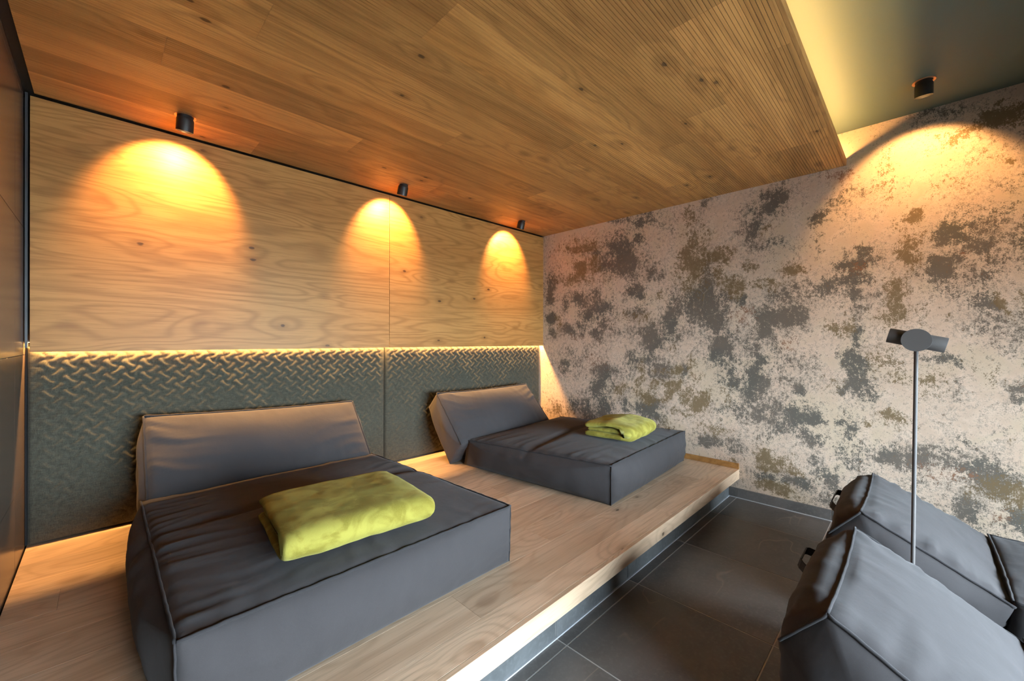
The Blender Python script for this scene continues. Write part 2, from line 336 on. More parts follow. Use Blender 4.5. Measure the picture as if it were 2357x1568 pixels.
# ---- right wall with the printed wallpaper
BLOT={'G':[(-0.97,2.09,0.156,0.127,1),(-0.98,1.98,0.189,0.076,1),(-1.28,1.84,0.068,0.048,1),(-1.14,1.77,0.089,0.107,1),(-0.1,1.78,0.088,0.137,1),(-0.53,1.68,0.248,0.073,0.8),(-0.73,1.51,0.123,0.079,0.9),(-0.15,1.44,0.062,0.106,1),(-0.4,1.35,0.08,0.056,1),(-0.52,1.37,0.088,0.073,0.9),(-0.72,1.36,0.083,0.071,0.9),(-1.19,2.34,0.079,0.057,0.9),(-1.4,2.26,0.081,0.117,0.5),(-1.78,1.54,0.104,0.199,0.9),(-1.77,1.82,0.034,0.109,0.7),(-1.56,1.56,0.068,0.137,0.5),(-1.45,1.4,0.047,0.085,1),(-1.12,1.5,0.072,0.05,0.8),(-1.27,1.3,0.094,0.08,1),(-1.05,2.42,0.138,0.033,0.8),(-0.67,2.15,0.147,0.036,0.8),(-1.27,1.28,0.102,0.104,1),(-1.25,1.14,0.103,0.105,0.8),(-1.38,1.03,0.073,0.102,0.8),(-1.29,1.0,0.033,0.088,1),(-1.38,0.92,0.097,0.055,1),(-1.6,0.98,0.041,0.06,1),(-0.73,0.94,0.051,0.061,1),(-0.76,0.78,0.076,0.167,1),(-0.79,0.65,0.076,0.174,1),(-0.69,0.54,0.156,0.115,1),(-1.06,0.6,0.041,0.1,1),(-1.29,0.59,0.118,0.096,1),(-0.45,0.56,0.124,0.102,0.6),(-0.97,0.93,0.085,0.051,0.7),(-0.93,1.34,0.173,0.039,0.5),(-0.29,0.95,0.071,0.076,0.7),(-0.49,1.06,0.268,0.166,0.45),(-1.45,1.39,0.04,0.092,1),(-1.55,1.22,0.053,0.053,0.6),(-1.1,1.08,0.045,0.091,0.6),(-1.83,0.42,0.101,0.029,1),(-1.76,2.38,0.035,0.044,0.8),(-2.25,2.3,0.056,0.065,1),(-2.14,2.27,0.071,0.041,0.7),(-2.1,2.09,0.042,0.088,1),(-2.01,2.1,0.025,0.027,1),(-2.5,2.15,0.04,0.028,1),(-2.58,2.21,0.038,0.027,0.7),(-2.52,2.08,0.044,0.024,0.8),(-2.69,2.19,0.04,0.07,0.7),(-2.67,2.25,0.032,0.03,0.7),(-2.63,2.15,0.023,0.024,0.6),(-2.25,1.99,0.084,0.04,0.5),(-2.29,1.9,0.111,0.046,0.35),(-2.43,1.93,0.026,0.025,0.6),(-2.53,1.89,0.015,0.055,0.7),(-1.78,1.84,0.034,0.087,0.7),(-1.77,1.65,0.07,0.058,1),(-1.78,1.5,0.139,0.131,1),(-1.87,1.52,0.046,0.042,1),(-2.07,1.53,0.037,0.027,1),(-2.38,1.64,0.042,0.025,0.8),(-2.34,1.58,0.081,0.058,0.6),(-2.55,1.61,0.077,0.066,0.7),(-2.41,1.4,0.062,0.056,1),(-2.26,1.38,0.056,0.053,1),(-2.73,1.76,0.058,0.029,0.9),(-2.74,1.83,0.022,0.04,1),(-2.71,1.62,0.045,0.026,1),(-2.75,1.54,0.036,0.02,1),(-2.74,1.69,0.026,0.04,1),(-2.24,1.34,0.062,0.098,1),(-2.41,1.4,0.057,0.063,1),(-1.94,1.2,0.084,0.084,1),(-1.96,1.12,0.077,0.056,1),(-2.14,1.01,0.054,0.127,1),(-1.99,0.95,0.028,0.069,1),(-2.09,0.85,0.042,0.067,0.8),(-2.22,1.01,0.02,0.046,0.8),(-1.89,0.94,0.046,0.085,0.5),(-2.38,1.02,0.107,0.082,0.6),(-2.33,1.12,0.081,0.045,0.6),(-2.43,0.87,0.042,0.028,1),(-2.74,1.3,0.027,0.133,0.9),(-2.73,1.04,0.049,0.087,1),(-2.66,0.91,0.016,0.047,1),(-2.2,0.68,0.219,0.093,0.75),(-2.11,0.73,0.108,0.054,0.7),(-2.38,0.7,0.075,0.038,1),(-2.52,0.69,0.084,0.025,1),(-2.27,0.6,0.134,0.072,0.7),(-2.46,0.58,0.045,0.043,0.9),(-2.49,0.52,0.035,0.037,0.8),(-1.89,0.44,0.086,0.022,1),(-1.94,0.4,0.123,0.042,0.7),(-2.66,0.64,0.046,0.082,0.6),(-2.26,0.2,0.14,0.036,0.8),(-2.43,0.2,0.072,0.031,1),(-2.6,0.29,0.038,0.054,1),(-2.11,0.2,0.078,0.027,0.6),(-2.52,0.41,0.034,0.03,0.6),(-2.59,0.35,0.024,0.036,0.7),(-2.54,0.16,0.147,0.061,0.5),(-2.71,0.44,0.091,0.105,0.45),(-2.01,1.34,0.283,0.138,0.5),(-3.17,1.88,0.052,0.057,1),(-3.27,1.82,0.065,0.04,1),(-3.1,1.68,0.054,0.058,1),(-3.18,1.72,0.034,0.041,1),(-3.24,1.64,0.081,0.061,0.6),(-3.31,1.94,0.051,0.055,0.6),(-3.32,2.08,0.028,0.034,0.5),(-3.38,1.74,0.052,0.048,0.75),(-2.98,1.64,0.027,0.022,0.8),(-3.15,1.57,0.071,0.041,0.5),(-2.75,1.65,0.04,0.104,0.6),(-2.75,1.8,0.039,0.04,0.7),(-2.81,1.81,0.026,0.057,0.5),(-3.11,2.61,0.072,0.037,0.45),(-3.2,2.61,0.069,0.041,0.35),(-3.38,2.34,0.061,0.034,0.4),(-3.31,1.49,0.026,0.035,0.6),(-3.23,1.99,0.017,0.026,0.5),(-2.79,2.21,0.026,0.034,0.5),(-3.29,1.43,0.049,0.079,0.8),(-3.31,1.45,0.019,0.064,1),(-2.75,1.35,0.03,0.092,0.8),(-2.75,0.99,0.057,0.087,1),(-2.82,0.92,0.03,0.045,0.8),(-3.15,1.12,0.053,0.026,0.8),(-3.21,1.08,0.017,0.015,0.8),(-3.14,0.93,0.014,0.052,0.9),(-3.42,0.97,0.021,0.033,1),(-3.09,0.53,0.153,0.058,0.8),(-2.91,0.47,0.052,0.034,1),(-3.25,0.5,0.067,0.06,1),(-3.35,0.45,0.072,0.097,0.75),(-3.27,0.24,0.076,0.06,0.9),(-3.38,0.39,0.037,0.048,1),(-3.15,0.4,0.159,0.062,0.5),(-3.23,0.66,0.027,0.02,0.5),(-2.71,0.65,0.022,0.052,0.6),(-3.34,0.71,0.032,0.049,0.35),(-3.13,0.28,0.071,0.047,0.5)],'O':[(-0.6,2.02,0.129,0.073,1),(-0.5,1.9,0.189,0.046,1),(-0.53,2.28,0.133,0.064,0.6),(-0.53,2.21,0.155,0.028,1),(-1.68,1.92,0.073,0.162,1),(-1.65,2.09,0.058,0.074,1),(-1.62,2.29,0.052,0.089,0.7),(-1.54,1.86,0.053,0.092,0.7),(-1.38,1.64,0.04,0.039,0.6),(-0.24,2.24,0.145,0.077,0.4),(-1.22,1.45,0.078,0.04,0.7),(-0.25,1.43,0.036,0.076,0.8),(-1.03,1.47,0.065,0.058,0.5),(-1.18,0.92,0.035,0.106,1),(-1.22,0.73,0.069,0.057,1),(-0.97,0.77,0.047,0.042,1),(-1.34,0.81,0.045,0.047,1),(-1.35,0.96,0.029,0.028,1),(-1.49,0.96,0.054,0.038,1),(-1.48,0.83,0.039,0.026,1),(-1.56,0.84,0.03,0.037,1),(-1.49,0.75,0.039,0.038,1),(-1.4,0.72,0.02,0.02,1),(-1.71,0.72,0.072,0.059,1),(-1.72,0.92,0.028,0.081,0.7),(-1.69,1.02,0.043,0.059,0.7),(-1.56,0.63,0.053,0.031,0.7),(-1.54,1.1,0.031,0.091,0.6),(-1.78,0.53,0.076,0.036,0.7),(-1.46,0.48,0.118,0.069,0.5),(-0.16,0.48,0.161,0.078,0.7),(-1.86,1.94,0.033,0.05,1),(-1.94,1.95,0.033,0.035,0.8),(-1.94,1.86,0.039,0.031,0.8),(-1.89,1.74,0.046,0.057,1),(-2.0,1.66,0.076,0.062,1),(-2.18,1.65,0.07,0.033,1),(-2.25,1.68,0.045,0.016,1),(-2.37,1.76,0.069,0.029,1),(-2.12,1.81,0.024,0.04,0.8),(-2.19,2.07,0.014,0.046,0.7),(-2.25,2.09,0.04,0.013,0.6),(-2.41,2.31,0.026,0.032,0.4),(-1.72,2.23,0.029,0.066,0.6),(-2.67,1.38,0.05,0.036,0.7),(-1.84,2.1,0.034,0.057,0.4),(-2.18,0.35,0.058,0.046,1),(-2.29,0.35,0.083,0.045,0.8),(-2.2,0.27,0.075,0.02,1),(-2.38,0.28,0.063,0.023,1),(-2.27,0.12,0.095,0.029,1),(-1.82,0.52,0.075,0.035,0.8),(-1.92,0.8,0.04,0.042,0.6),(-1.72,0.73,0.056,0.059,0.7),(-2.66,1.35,0.046,0.054,0.9),(-2.58,0.98,0.034,0.036,0.5),(-2.6,0.9,0.038,0.048,0.5),(-1.94,0.29,0.046,0.021,0.7),(-3.37,2.49,0.059,0.049,1),(-3.26,2.48,0.073,0.035,1),(-3.2,2.46,0.041,0.031,0.9),(-3.35,2.6,0.012,0.02,1),(-3.02,2.01,0.03,0.038,0.9),(-2.96,1.86,0.047,0.071,1),(-2.94,1.79,0.04,0.039,1),(-2.93,1.57,0.044,0.055,1),(-2.96,1.5,0.051,0.038,1),(-2.87,2.38,0.05,0.056,0.4),(-2.87,2.24,0.037,0.044,0.5),(-2.93,2.19,0.032,0.044,0.4),(-3.15,2.37,0.042,0.051,0.45),(-3.15,2.19,0.028,0.031,0.5),(-3.37,2.21,0.022,0.014,0.8),(-3.32,2.24,0.016,0.014,0.6),(-3.27,2.25,0.075,0.09,0.3),(-3.43,1.89,0.012,0.023,0.7),(-3.38,1.47,0.021,0.019,0.7),(-2.95,1.46,0.067,0.088,1),(-2.88,1.38,0.028,0.034,0.7),(-3.37,1.44,0.014,0.048,1),(-3.15,1.41,0.032,0.016,0.6),(-2.9,1.14,0.056,0.055,0.7),(-3.0,1.02,0.088,0.027,0.9),(-3.06,0.95,0.048,0.053,0.4),(-2.91,0.77,0.04,0.039,0.7),(-2.97,0.76,0.036,0.022,0.7),(-2.81,0.69,0.019,0.02,0.7),(-3.42,0.7,0.012,0.033,0.7),(-3.33,1.05,0.063,0.073,0.35),(-3.08,1.41,0.03,0.026,0.5)],'R':[(-0.69,1.02,0.084,0.071,0.6),(-0.49,1.27,0.122,0.046,0.5),(-2.65,2.36,0.056,0.036,0.7),(-2.74,1.72,0.022,0.047,0.7),(-2.06,1.43,0.061,0.041,0.6),(-2.04,1.41,0.075,0.048,0.8),(-2.38,1.24,0.042,0.031,0.5),(-3.13,0.44,0.053,0.037,0.7),(-3.25,0.45,0.043,0.025,0.7),(-3.39,0.24,0.021,0.028,0.8),(-3.06,0.48,0.029,0.022,0.5),(-3.33,1.26,0.048,0.03,0.3),(-3.43,1.01,0.012,0.019,0.6),(-3.22,1.76,0.024,0.02,0.7)]}

def wall_right():
    ys = np.linspace(YWIN, YB, 450); zs = np.linspace(0, HU+0.02, 222)
    Y, Z = np.meshgrid(ys, zs, indexing='ij')
    V = [(W, float(y), float(z)) for y, z in zip(Y.ravel(), Z.ravel())]
    nz = len(zs); Fc = [(i*nz+j, i*nz+j+1, (i+1)*nz+j+1, (i+1)*nz+j) for i in range(len(ys)-1) for j in range(nz-1)]
    o = mesh_obj('wall_right', V, Fc, WALLP)
    rs = np.random.RandomState(3)
    extra = {'G': [], 'O': [], 'R': []}        # the print goes on past the photographed stretch
    for k, n in (('G', 75), ('O', 45), ('R', 8)):
        for _ in range(n):
            extra[k].append((rs.uniform(-5.0, -3.45), rs.uniform(0.05, 2.6), rs.uniform(0.03, 0.15), rs.uniform(0.03, 0.11), rs.uniform(0.5, 1.0)))
    def fbm(fr, octv, seed):
        T = np.zeros_like(Y); amp, tot = 1.0, 0.0
        for o_ in range(octv):
            q = np.random.RandomState(seed+o_).rand(64, 64); f = fr*2**o_
            a = (Y+7)*f; b = (Z+3)*f; i = np.floor(a).astype(int); j = np.floor(b).astype(int); fa = a-i; fb = b-j
            fa = fa*fa*(3-2*fa); fb = fb*fb*(3-2*fb); g = lambda m, n: q[m % 64, n % 64]
            T += amp*((g(i, j)*(1-fa)+g(i+1, j)*fa)*(1-fb)+(g(i, j+1)*(1-fa)+g(i+1, j+1)*fa)*fb-0.5); tot += amp; amp *= 0.6
        return T/tot*2
    Yw = Y + 0.10*fbm(6.0, 4, 11); Zw = Z + 0.07*fbm(6.0, 4, 31); amp_ = np.clip(0.95 + 0.9*fbm(10.0, 4, 51), 0.25, 1.3)
    for key, nm in (('G', 'slate'), ('O', 'olive'), ('R', 'rust')):
        A = np.zeros_like(Y)
        for (cy, cz, ry, rz, s) in BLOT[key] + extra[key]:
            d2 = ((Yw-cy)/(ry*1.4))**2 + ((Zw-cz)/(rz*1.4))**2
            A = np.maximum(A, s*np.exp(-0.75*d2)) + 0.12*s*np.exp(-0.35*d2)
        A = A*amp_
        at = o.data.attributes.new(nm, 'FLOAT', 'POINT'); at.data.foreach_set('value', np.clip(A, 0, 1.15).ravel().astype(np.float32))
    return tag(o, 'wall papered in a cream print of stained, weathered plaster', None, None, 'structure')
wall_right()
sk = tag(box('baseboard_right', W-0.010, W+0.002, YWIN, YPL, 0.0, 0.0705, GROUT), 'dark stoneware skirting under the stained wallpaper', None, None, 'structure')
for (ya, yb) in rows:
    yb2 = max(yb, YWIN)
    slab_part('skirting_tile', 0.012, ya-yb2-0.003, 0.0735, TILE, sk, (W-0.007, (ya+yb2)/2, 0.0378), 0.0008)
box('sealant_joint', W-0.019, W-0.012, YWIN, YPL, 0.0, 0.0045, SEAL, sk)

# ---- left wall of large brown-grey tiles
wl = tag(box('wall_left', -0.05, -0.010, YWIN, YB, -0.02, HU, GROUT), 'wall of large satin brown-grey stoneware tiles', None, None, 'structure')
zj = [0.0, 0.555, 1.166, 1.777, 2.388, HU]
yj = [YB, -0.257, -1.457, -2.657, -3.857, YWIN]
for i in range(len(zj)-1):
    for j in range(len(yj)-1):
        slab_part('wall_tile', 0.011, yj[j]-yj[j+1]-0.0025, zj[i+1]-zj[i]-0.0025, WTILE, wl, (-0.0055, (yj[j]+yj[j+1])/2, (zj[i]+zj[i+1])/2), 0.0006)

# ---- back wall: two oak veneer panels above, shadow gap around them
wb = tag(box('wall_back', -0.05, W+0.05, YB, YB+0.1, -0.02, HU, BLACK), 'back wall clad with oak veneer panels above the headboard', None, None, 'structure')
XSEAM = 1.899
box('oak_panel', 0.020, XSEAM-0.0012, 0.0, 0.010, ZPAN, HC-0.013, OAK_WALL, wb, 0.0008)
box('oak_panel', XSEAM+0.0012, W-0.003, 0.0, 0.010, ZPAN, HC-0.013, OAK_WALL, wb, 0.0008)
tr = tag(box('trim_1', 0.004, 0.013, 0.004, 0.018, ZPAN+0.02, HC, SLATE_TRIM), 'slim anthracite profile between tiled wall and oak panel', None, None, 'structure')
tag(box('trim_2', 0.0005, W-0.001, -0.014, 0.0895, HC+0.004, HC+0.018, BLACK), 'black shadow gap above the oak wall panels', None, None, 'structure')
tag(box('trim_3', 0.0005, 0.034, YS, -0.0145, HC+0.004, HC+0.018, BLACK), 'black shadow gap between oak ceiling and tiled wall', None, None, 'structure')

# ---- oak acoustic ceiling: grooved planks, edge board
so = tag(box('ceiling_soffit', 0.034, W-0.001, YS+0.0155, -0.0145, HC+0.0105, HC+0.020, BLACK), 'lowered oak ceiling of finely grooved acoustic planks', None, None, 'structure')
PITCH_G, NG = 0.0146, 16
def plank_mesh(n_lam, length):
    V, Fc, fm = [], [], []
    prof = []                                    # (y, z, material of the strip that follows)
    lam, gd = 0.0127, 0.0028
    y = 0.0
    for i in range(n_lam):
        prof += [(y, 0.0, 0), (y-lam, 0.0, 0), (y-lam, gd, 1), (y-PITCH_G, gd, 0)]; y -= PITCH_G
    prof.append((y, 0.0, 0))
    prof = prof[:-1]
    for (a, b, m) in prof: V += [(0, a, b), (length, a, b)]
    for i in range(len(prof)-1):
        Fc.append((2*i, 2*i+2, 2*i+3, 2*i+1)); fm.append(prof[i][2])
    n = len(prof)
    y1 = prof[-1][0]
    V += [(0, 0, 0.0102), (length, 0, 0.0102), (0, y1, 0.0102), (length, y1, 0.0102)]; k = 2*n
    Fc += [(k, k+1, 1, 0), (k+2, 2*n-2, 2*n-1, k+3), (k, k+2, k+3, k+1)]; fm += [0, 0, 0]
    Fc += [tuple([k] + [2*i for i in range(n)] + [k+2]), tuple([k+1] + [2*i+1 for i in range(n)] + [k+3])]; fm += [0, 0]
    return V, Fc, fm
joints = {0: [0.93, 2.95], 1: [2.10], 2: [1.35, 3.3], 3: [0.445, 2.75], 4: [1.72], 5: [0.694, 3.05], 6: [2.283], 7: [1.15, 3.35], 8: [2.72], 9: [0.9, 2.47], 10: [1.8, 3.25], 11: [2.2, 3.1]}
PWID = PITCH_G*NG
y0 = -0.0055
for rI in range(12):
    ya = y0 - PWID*rI
    n_l = NG if ya-PWID > YS+0.016 else int((ya-(YS+0.016))/PITCH_G)
    if n_l < 1: break
    ends = [0.034] + joints.get(rI, []) + [W-0.001]
    for a, b in zip(ends[:-1], ends[1:]):
        V, Fc, fm = plank_mesh(n_l, b-a-0.0008)
        o = mesh_obj('ceiling_plank', V, Fc, [OAK_CEIL, GROOVE], so, fmat=fm); o.location = (a, ya-0.0004, HC)
    ylast = ya - PITCH_G*n_l
box('edge_board', 0.034, W-0.001, YS, YS+0.0145, HC, HC+0.042, OAK_CEIL, so, 0.0008)
box('edge_lath', 0.034, W-0.001, YS+0.0150, ylast+0.0022, HC, HC+0.0102, OAK_CEIL, so)

# ---- painted ceiling, glazed wall behind the viewer
tag(box('ceiling', -0.05, W+0.05, YWIN-0.1, YB, HU, HU+0.08, PAINT), 'olive grey painted upper ceiling lit from the cove', None, None, 'structure')
WX0, WX1, WZ1 = 0.40, 3.30, 1.51
def front_wall():
    bm = bmesh.new()
    for (xa, xb, za, zb) in ((-0.05, WX0, 0.0, HU), (WX1, W+0.05, 0.0, HU), (WX0, WX1, WZ1, HU)): box_bm(xa, xb, YWIN-0.14, YWIN, za, zb, 0, bm)
    return bm_obj('wall_front', bm, PLASTER)
tag(front_wall(), 'plaster wall behind the viewer with a low wide window', None, None, 'structure')
win = tag(box('window_1', WX0, WX1, YWIN-0.10, YWIN-0.03, 0.0, 0.045, WHITE), 'low wide window facing the loungers', None, None, 'structure')
for xx in (WX0, WX0+0.95, WX0+1.90, WX1-0.05): box('window_frame', xx, xx+0.05, YWIN-0.10, YWIN-0.03, 0.045, WZ1-0.045, WHITE, win)
box('window_frame', WX0, WX1, YWIN-0.10, YWIN-0.03, WZ1-0.045, WZ1, WHITE, win)
for xa, xb in ((WX0+0.05, WX0+0.95), (WX0+1.0, WX0+1.90), (WX0+1.95, WX1-0.05)):
    box('pane', xa, xb, YWIN-0.068, YWIN-0.062, 0.045, WZ1-0.045, GLASS, win)

tag(box('floor_added_outside', -6.0, 10.0, YWIN-14.0, YWIN-0.145, -0.16, -0.06, plain('added_ground', (0.36, 0.35, 0.33), 0.8)), 'unseen ground added outside the window to cut upward daylight', None, None, 'structure')  # unseen ground, added so less daylight enters upwards onto the ceiling

# ================================================================== PLATFORM
pf = thing('platform', 'raised pale oak plank platform along the back wall under both daybeds', 'platform', (0, 0, 0))
box('subframe', 0.004, W-0.014, YPL+0.012, 0.088, 0.002, ZP-0.020, BLACK, pf)
yb_ = [YF+0.021, -1.8955, -1.712, -1.5165, -1.321, -1.1255, -0.93, -0.735, -0.554, -0.372, -0.19, 0.0885]
pj_ = [[0.62, 2.62], [1.244, 3.35], [1.868, 3.1], [0.9, 2.73], [1.35, 3.22], [0.5, 2.15], [1.75, 3.4], [0.148, 2.32], [1.1, 2.9], [0.75, 2.5], [1.6, 3.3]]
for k in range(len(yb_)-1):
    ends = [0.0045] + pj_[k] + [W-0.0005]
    for a, b in zip(ends[:-1], ends[1:]):
        slab_part('plank', b-a-0.0006, yb_[k+1]-yb_[k]-0.0006, 0.018, OAK_DECK, pf, ((a+b)/2, (yb_[k]+yb_[k+1])/2, ZP-0.009), 0.0006)
box('front_edge', 0.0045, W-0.0005, YF, YF+0.0205, ZP-0.0775, ZP, OAK_DECK, pf, 0.0012)
box('edge_underside', 0.0045, W-0.0005, YF+0.021, YPL+0.011, ZP-0.0775, ZP-0.0705, OAK_DECK, pf)
tag(box('trim_4', W-0.0135, W-0.0005, YF, 0.088, ZP+0.0005, ZP+0.044, OAK_CEIL, None, 0.001), 'oak strip along the stained wall above the platform', None, None, 'structure')
for (xa, xb) in cols:
    xa = max(xa, 0.006)
    slab_part('plinth_tile', xb-xa-0.004, 0.011, ZP-0.078, PLINTH, pf, ((xa+xb)/2, YPL+0.0055, (ZP-0.078)/2), 0.0008)
box('plinth_grout', 0.006, W-0.012, YPL+0.003, YPL+0.0118, 0.001, ZP-0.079, GROUT, pf)
box('sealant_joint', 0.006, W-0.012, YPL-0.007, YPL-0.0002, 0.0, 0.006, SEAL, pf)

# ================================================================== UPHOLSTERED HEADBOARD PANELS
def quilt(name, xa, xb, label):
    t = thing(name, label, 'headboard', ((xa+xb)/2, 0.07, ZP), 0, 'quilted headboard panels')
    w = xb-xa; z0, z1 = ZP+0.006, 1.205
    nx = int(w/0.0058); nz = int((z1-z0)/0.0058)
    xs = np.linspace(xa, xb, nx+1); zs = np.linspace(z0, z1, nz+1)
    X, Z = np.meshgrid(xs, zs, indexing='ij')
    cell = 0.0505
    u = (X*0.98+Z*1.0)/(cell*math.sqrt(2)) ; v = (Z*1.0-X*0.98)/(cell*math.sqrt(2))
    A = 0.27
    U = u - A*np.sin(np.pi*v)*np.cos(np.pi*u); Vv = v + A*np.sin(np.pi*u)*np.cos(np.pi*v)
    hgt = (np.abs(np.sin(np.pi*U))*np.abs(np.sin(np.pi*Vv)))**0.30
    # softly irregular stuffing, flattening towards the taut border
    edge = np.minimum.reduce([X-xa, xb-X, Z-z0, z1-Z])
    e = np.clip(edge/0.055, 0, 1)**0.8
    rs = np.random.RandomState(5); g = rs.rand(int(w/0.12)+3, 12)
    gx = (X-xa)/0.12; gz = (Z-z0)/0.12; i = gx.astype(int); j = gz.astype(int); fx = gx-i; fz = gz-j
    fx = fx*fx*(3-2*fx); fz = fz*fz*(3-2*fz); gg = lambda a, b: g[np.clip(a, 0, g.shape[0]-1), np.clip(b, 0, 11)]
    irr = (gg(i, j)*(1-fx)+gg(i+1, j)*fx)*(1-fz) + (gg(i, j+1)*(1-fx)+gg(i+1, j+1)*fx)*fz
    lip = np.clip(edge/0.014, 0, 1); round_ = 0.016*np.sqrt(np.clip(1-(1-lip)**2, 0, 1))
    yf = 0.068 - round_ - 0.0100*hgt*e*(0.7+0.6*irr) - 0.004*e
    V = np.stack([X-(xa+xb)/2, yf-0.07, Z-ZP], -1).reshape(-1, 3)
    n2 = nz+1
    Fc = [(a*n2+b, (a+1)*n2+b, (a+1)*n2+b+1, a*n2+b+1) for a in range(nx) for b in range(nz)]
    mesh_obj('quilted_cover', V.tolist(), Fc, UPH, t, smooth=True)
    box('backing_board', -w/2+0.001, w/2-0.001, -0.0018, 0.0185, 0.0065, z1-ZP-0.0005, BLACK, t)
    return t
quilt('headboard_panel', 0.008, 1.884, 'wide grey-green quilted headboard panel behind the near daybed')
quilt('headboard_panel', 1.8885, W-0.012, 'grey-green quilted headboard panel behind the far daybed, next to the stained wallpaper')

# ================================================================== CUSHIONS
def nz3(x, y, z): return mnoise.noise((x, y, z))
def cushion(name, poly0, poly1, x0, x1, bulge, cap, parent, mat=None, step=0.0145, wr=0.006, seed=0.0, dip=0.010,
            side_gather=None, crease=None, warp=None, pipes=(), cap_pipes=(), pr=0.0048, droop=None, loose=0.0):
    """stuffed canvas volume: cross-section polygon (y, z) at x0 and x1, every face puffed out, pinched at the seams.
    pipes: polygon corners whose seam runs along x; cap_pipes: (end, edge) seams on the ends"""
    mat = mat or CANVAS
    N = len(poly0); width = x1-x0; zmin = min(min(p[1] for p in poly0), min(p[1] for p in poly1))
    ne = [max(3, int(math.dist(poly0[k], poly0[(k+1) % N])/step)) for k in range(N)]
    nt = max(6, int(width/step))
    cy = sum(p[0] for p in poly0)/N; cz = sum(p[1] for p in poly0)/N
    def lerp(a, b, t): return a+(b-a)*t
    loops = []; meta = []
    corner_idx = []
    for k in range(N):
        corner_idx.append(len(meta))
        for i in range(ne[k]): meta.append((k, i/ne[k]))
    NL = len(meta)
    orient = 1 if sum(poly0[k][0]*poly0[(k+1) % N][1]-poly0[(k+1) % N][0]*poly0[k][1] for k in range(N)) > 0 else -1
    def pnt(k, s, t):
        A = (lerp(poly0[k][0], poly1[k][0], t), lerp(poly0[k][1], poly1[k][1], t))
        k2 = (k+1) % N; B = (lerp(poly0[k2][0], poly1[k2][0], t), lerp(poly0[k2][1], poly1[k2][1], t))
        dy, dz = B[0]-A[0], B[1]-A[1]; L = math.hypot(dy, dz); ny, nzv = dz/L*orient, -dy/L*orient
        y, z = lerp(A[0], B[0], s), lerp(A[1], B[1], s); x = lerp(x0, x1, t)
        st, ss = math.sin(math.pi*t), math.sin(math.pi*s)
        b = bulge[k]*(max(ss, 0)**0.62)*(max(st, 0)**0.45)
        # seams sag a little between the corners
        d = dip*(4*t*(1-t))*(1-ss*0.6)
        dt = min(t, 1-t)*width; ds = min(s, 1-s)*L
        w = 0.0
        fade = min(1.0, ds/0.03)*min(1.0, dt/0.02)
        ga = (side_gather or {}).get(k, (1.0, 1.0)); ga = ga[0] if t < 0.5 else ga[1]
        w += wr*ga*math.exp(-dt/0.16)*(max(0.0, nz3(x*3.0+seed, s*L*26.0+x*9.0*(0.6 if t < 0.5 else -0.6)+seed*3+nz3(x*5, s*L*4, seed)*1.6, k*7.1)+0.12)*2.6*(0.45+0.9*max(0.0, nz3(s*L*3.0, seed, 2.0)+0.4)))
        w += wr*0.7*math.exp(-ds/0.11)*max(0.0, nz3(x*15.0+seed+nz3(x*4, s*L*5, seed+2)*1.4, s*L*3.0, k*3.7+5.0))*1.9
        w += (wr*0.8+loose)*nz3(x*3.1+seed*2, s*L*3.3+1.7, k*2.3)
        b += w*fade
        if crease and k == crease[0]:
            q = (y-crease[1]-crease[4]*nz3(x*2.0, 3.3, seed))/crease[2]
            b -= crease[3]*math.exp(-q*q)*(0.35+0.65*st**0.3)
        y += ny*b; z += nzv*b
        y += (cy-y)/max(0.05, math.hypot(cy-y, cz-z))*d; z += (cz-z)/max(0.05, math.hypot(cy-y, cz-z))*d
        p = Vector((x, y, max(z, zmin)))
        return warp(p) if warp else p
    V = []
    for ti in range(nt+1):
        t = ti/nt
        for (k, s) in meta: V.append(pnt(k, s, t))
    Fc = [(ti*NL+i, ti*NL+(i+1) % NL, (ti+1)*NL+(i+1) % NL, (ti+1)*NL+i) for ti in range(nt) for i in range(NL)]
    # ends
    R = 14
    for end in (0, 1):
        base = 0 if end == 0 else nt*NL
        bl = [V[base+i] for i in range(NL)]
        c = sum(bl, Vector())/NL; sgn = -1 if end == 0 else 1
        prev = [base+i for i in range(NL)]
        ya, yb_2 = min(p.y for p in bl), max(p.y for p in bl); za, zb_2 = min(p.z for p in bl), max(p.z for p in bl)
        for r in range(1, R):
            f = r/R; cur = []
            for i in range(NL):
                p = bl[i].lerp(c, f)
                o = cap[end]*math.sin(math.pi/2*min(1, f*2.2))**0.8*max(0.0, math.sin(math.pi*(p.y-ya)/(yb_2-ya))*math.sin(math.pi*(p.z-za)/(zb_2-za)))**0.35
                o += wr*1.5*math.sin(math.pi*min(f*1.1, 1))*nz3(p.y*9+seed, p.z*5, end*9.0)
                p = p + Vector((sgn*o, 0, 0))
                p.z = max(p.z, zmin)
                cur.append(len(V)); V.append(p)
            for i in range(NL): Fc.append((prev[i], prev[(i+1) % NL], cur[(i+1) % NL], cur[i]))
            prev = cur
        cc = len(V); V.append(sum((V[i] for i in prev), Vector())/NL)
        for i in range(NL): Fc.append((prev[i], prev[(i+1) % NL], cc))
    bm = bmesh.new()
    bv = [bm.verts.new(v) for v in V]
    for f in Fc: bm.faces.new([bv[i] for i in f])
    o = bm_obj(name, bm, mat, parent, smooth=True)
    # seams
    jit = lambda p, i: p + Vector((nz3(i*0.35, seed, 1)*0.002, nz3(i*0.35, seed, 4)*0.002, nz3(i*0.35, seed, 8)*0.003))
    for k in pipes:
        pts = [jit(V[ti*NL+corner_idx[k]], ti) for ti in range(nt+1)]
        off = []
        for q in pts:
            d = Vector((0, q.y-cy, q.z-cz)) if not warp else Vector((0, 0, 1)); off.append(q + d.normalized()*0.003)
        tube('piping', off, pr, PIPE, o, n=7)
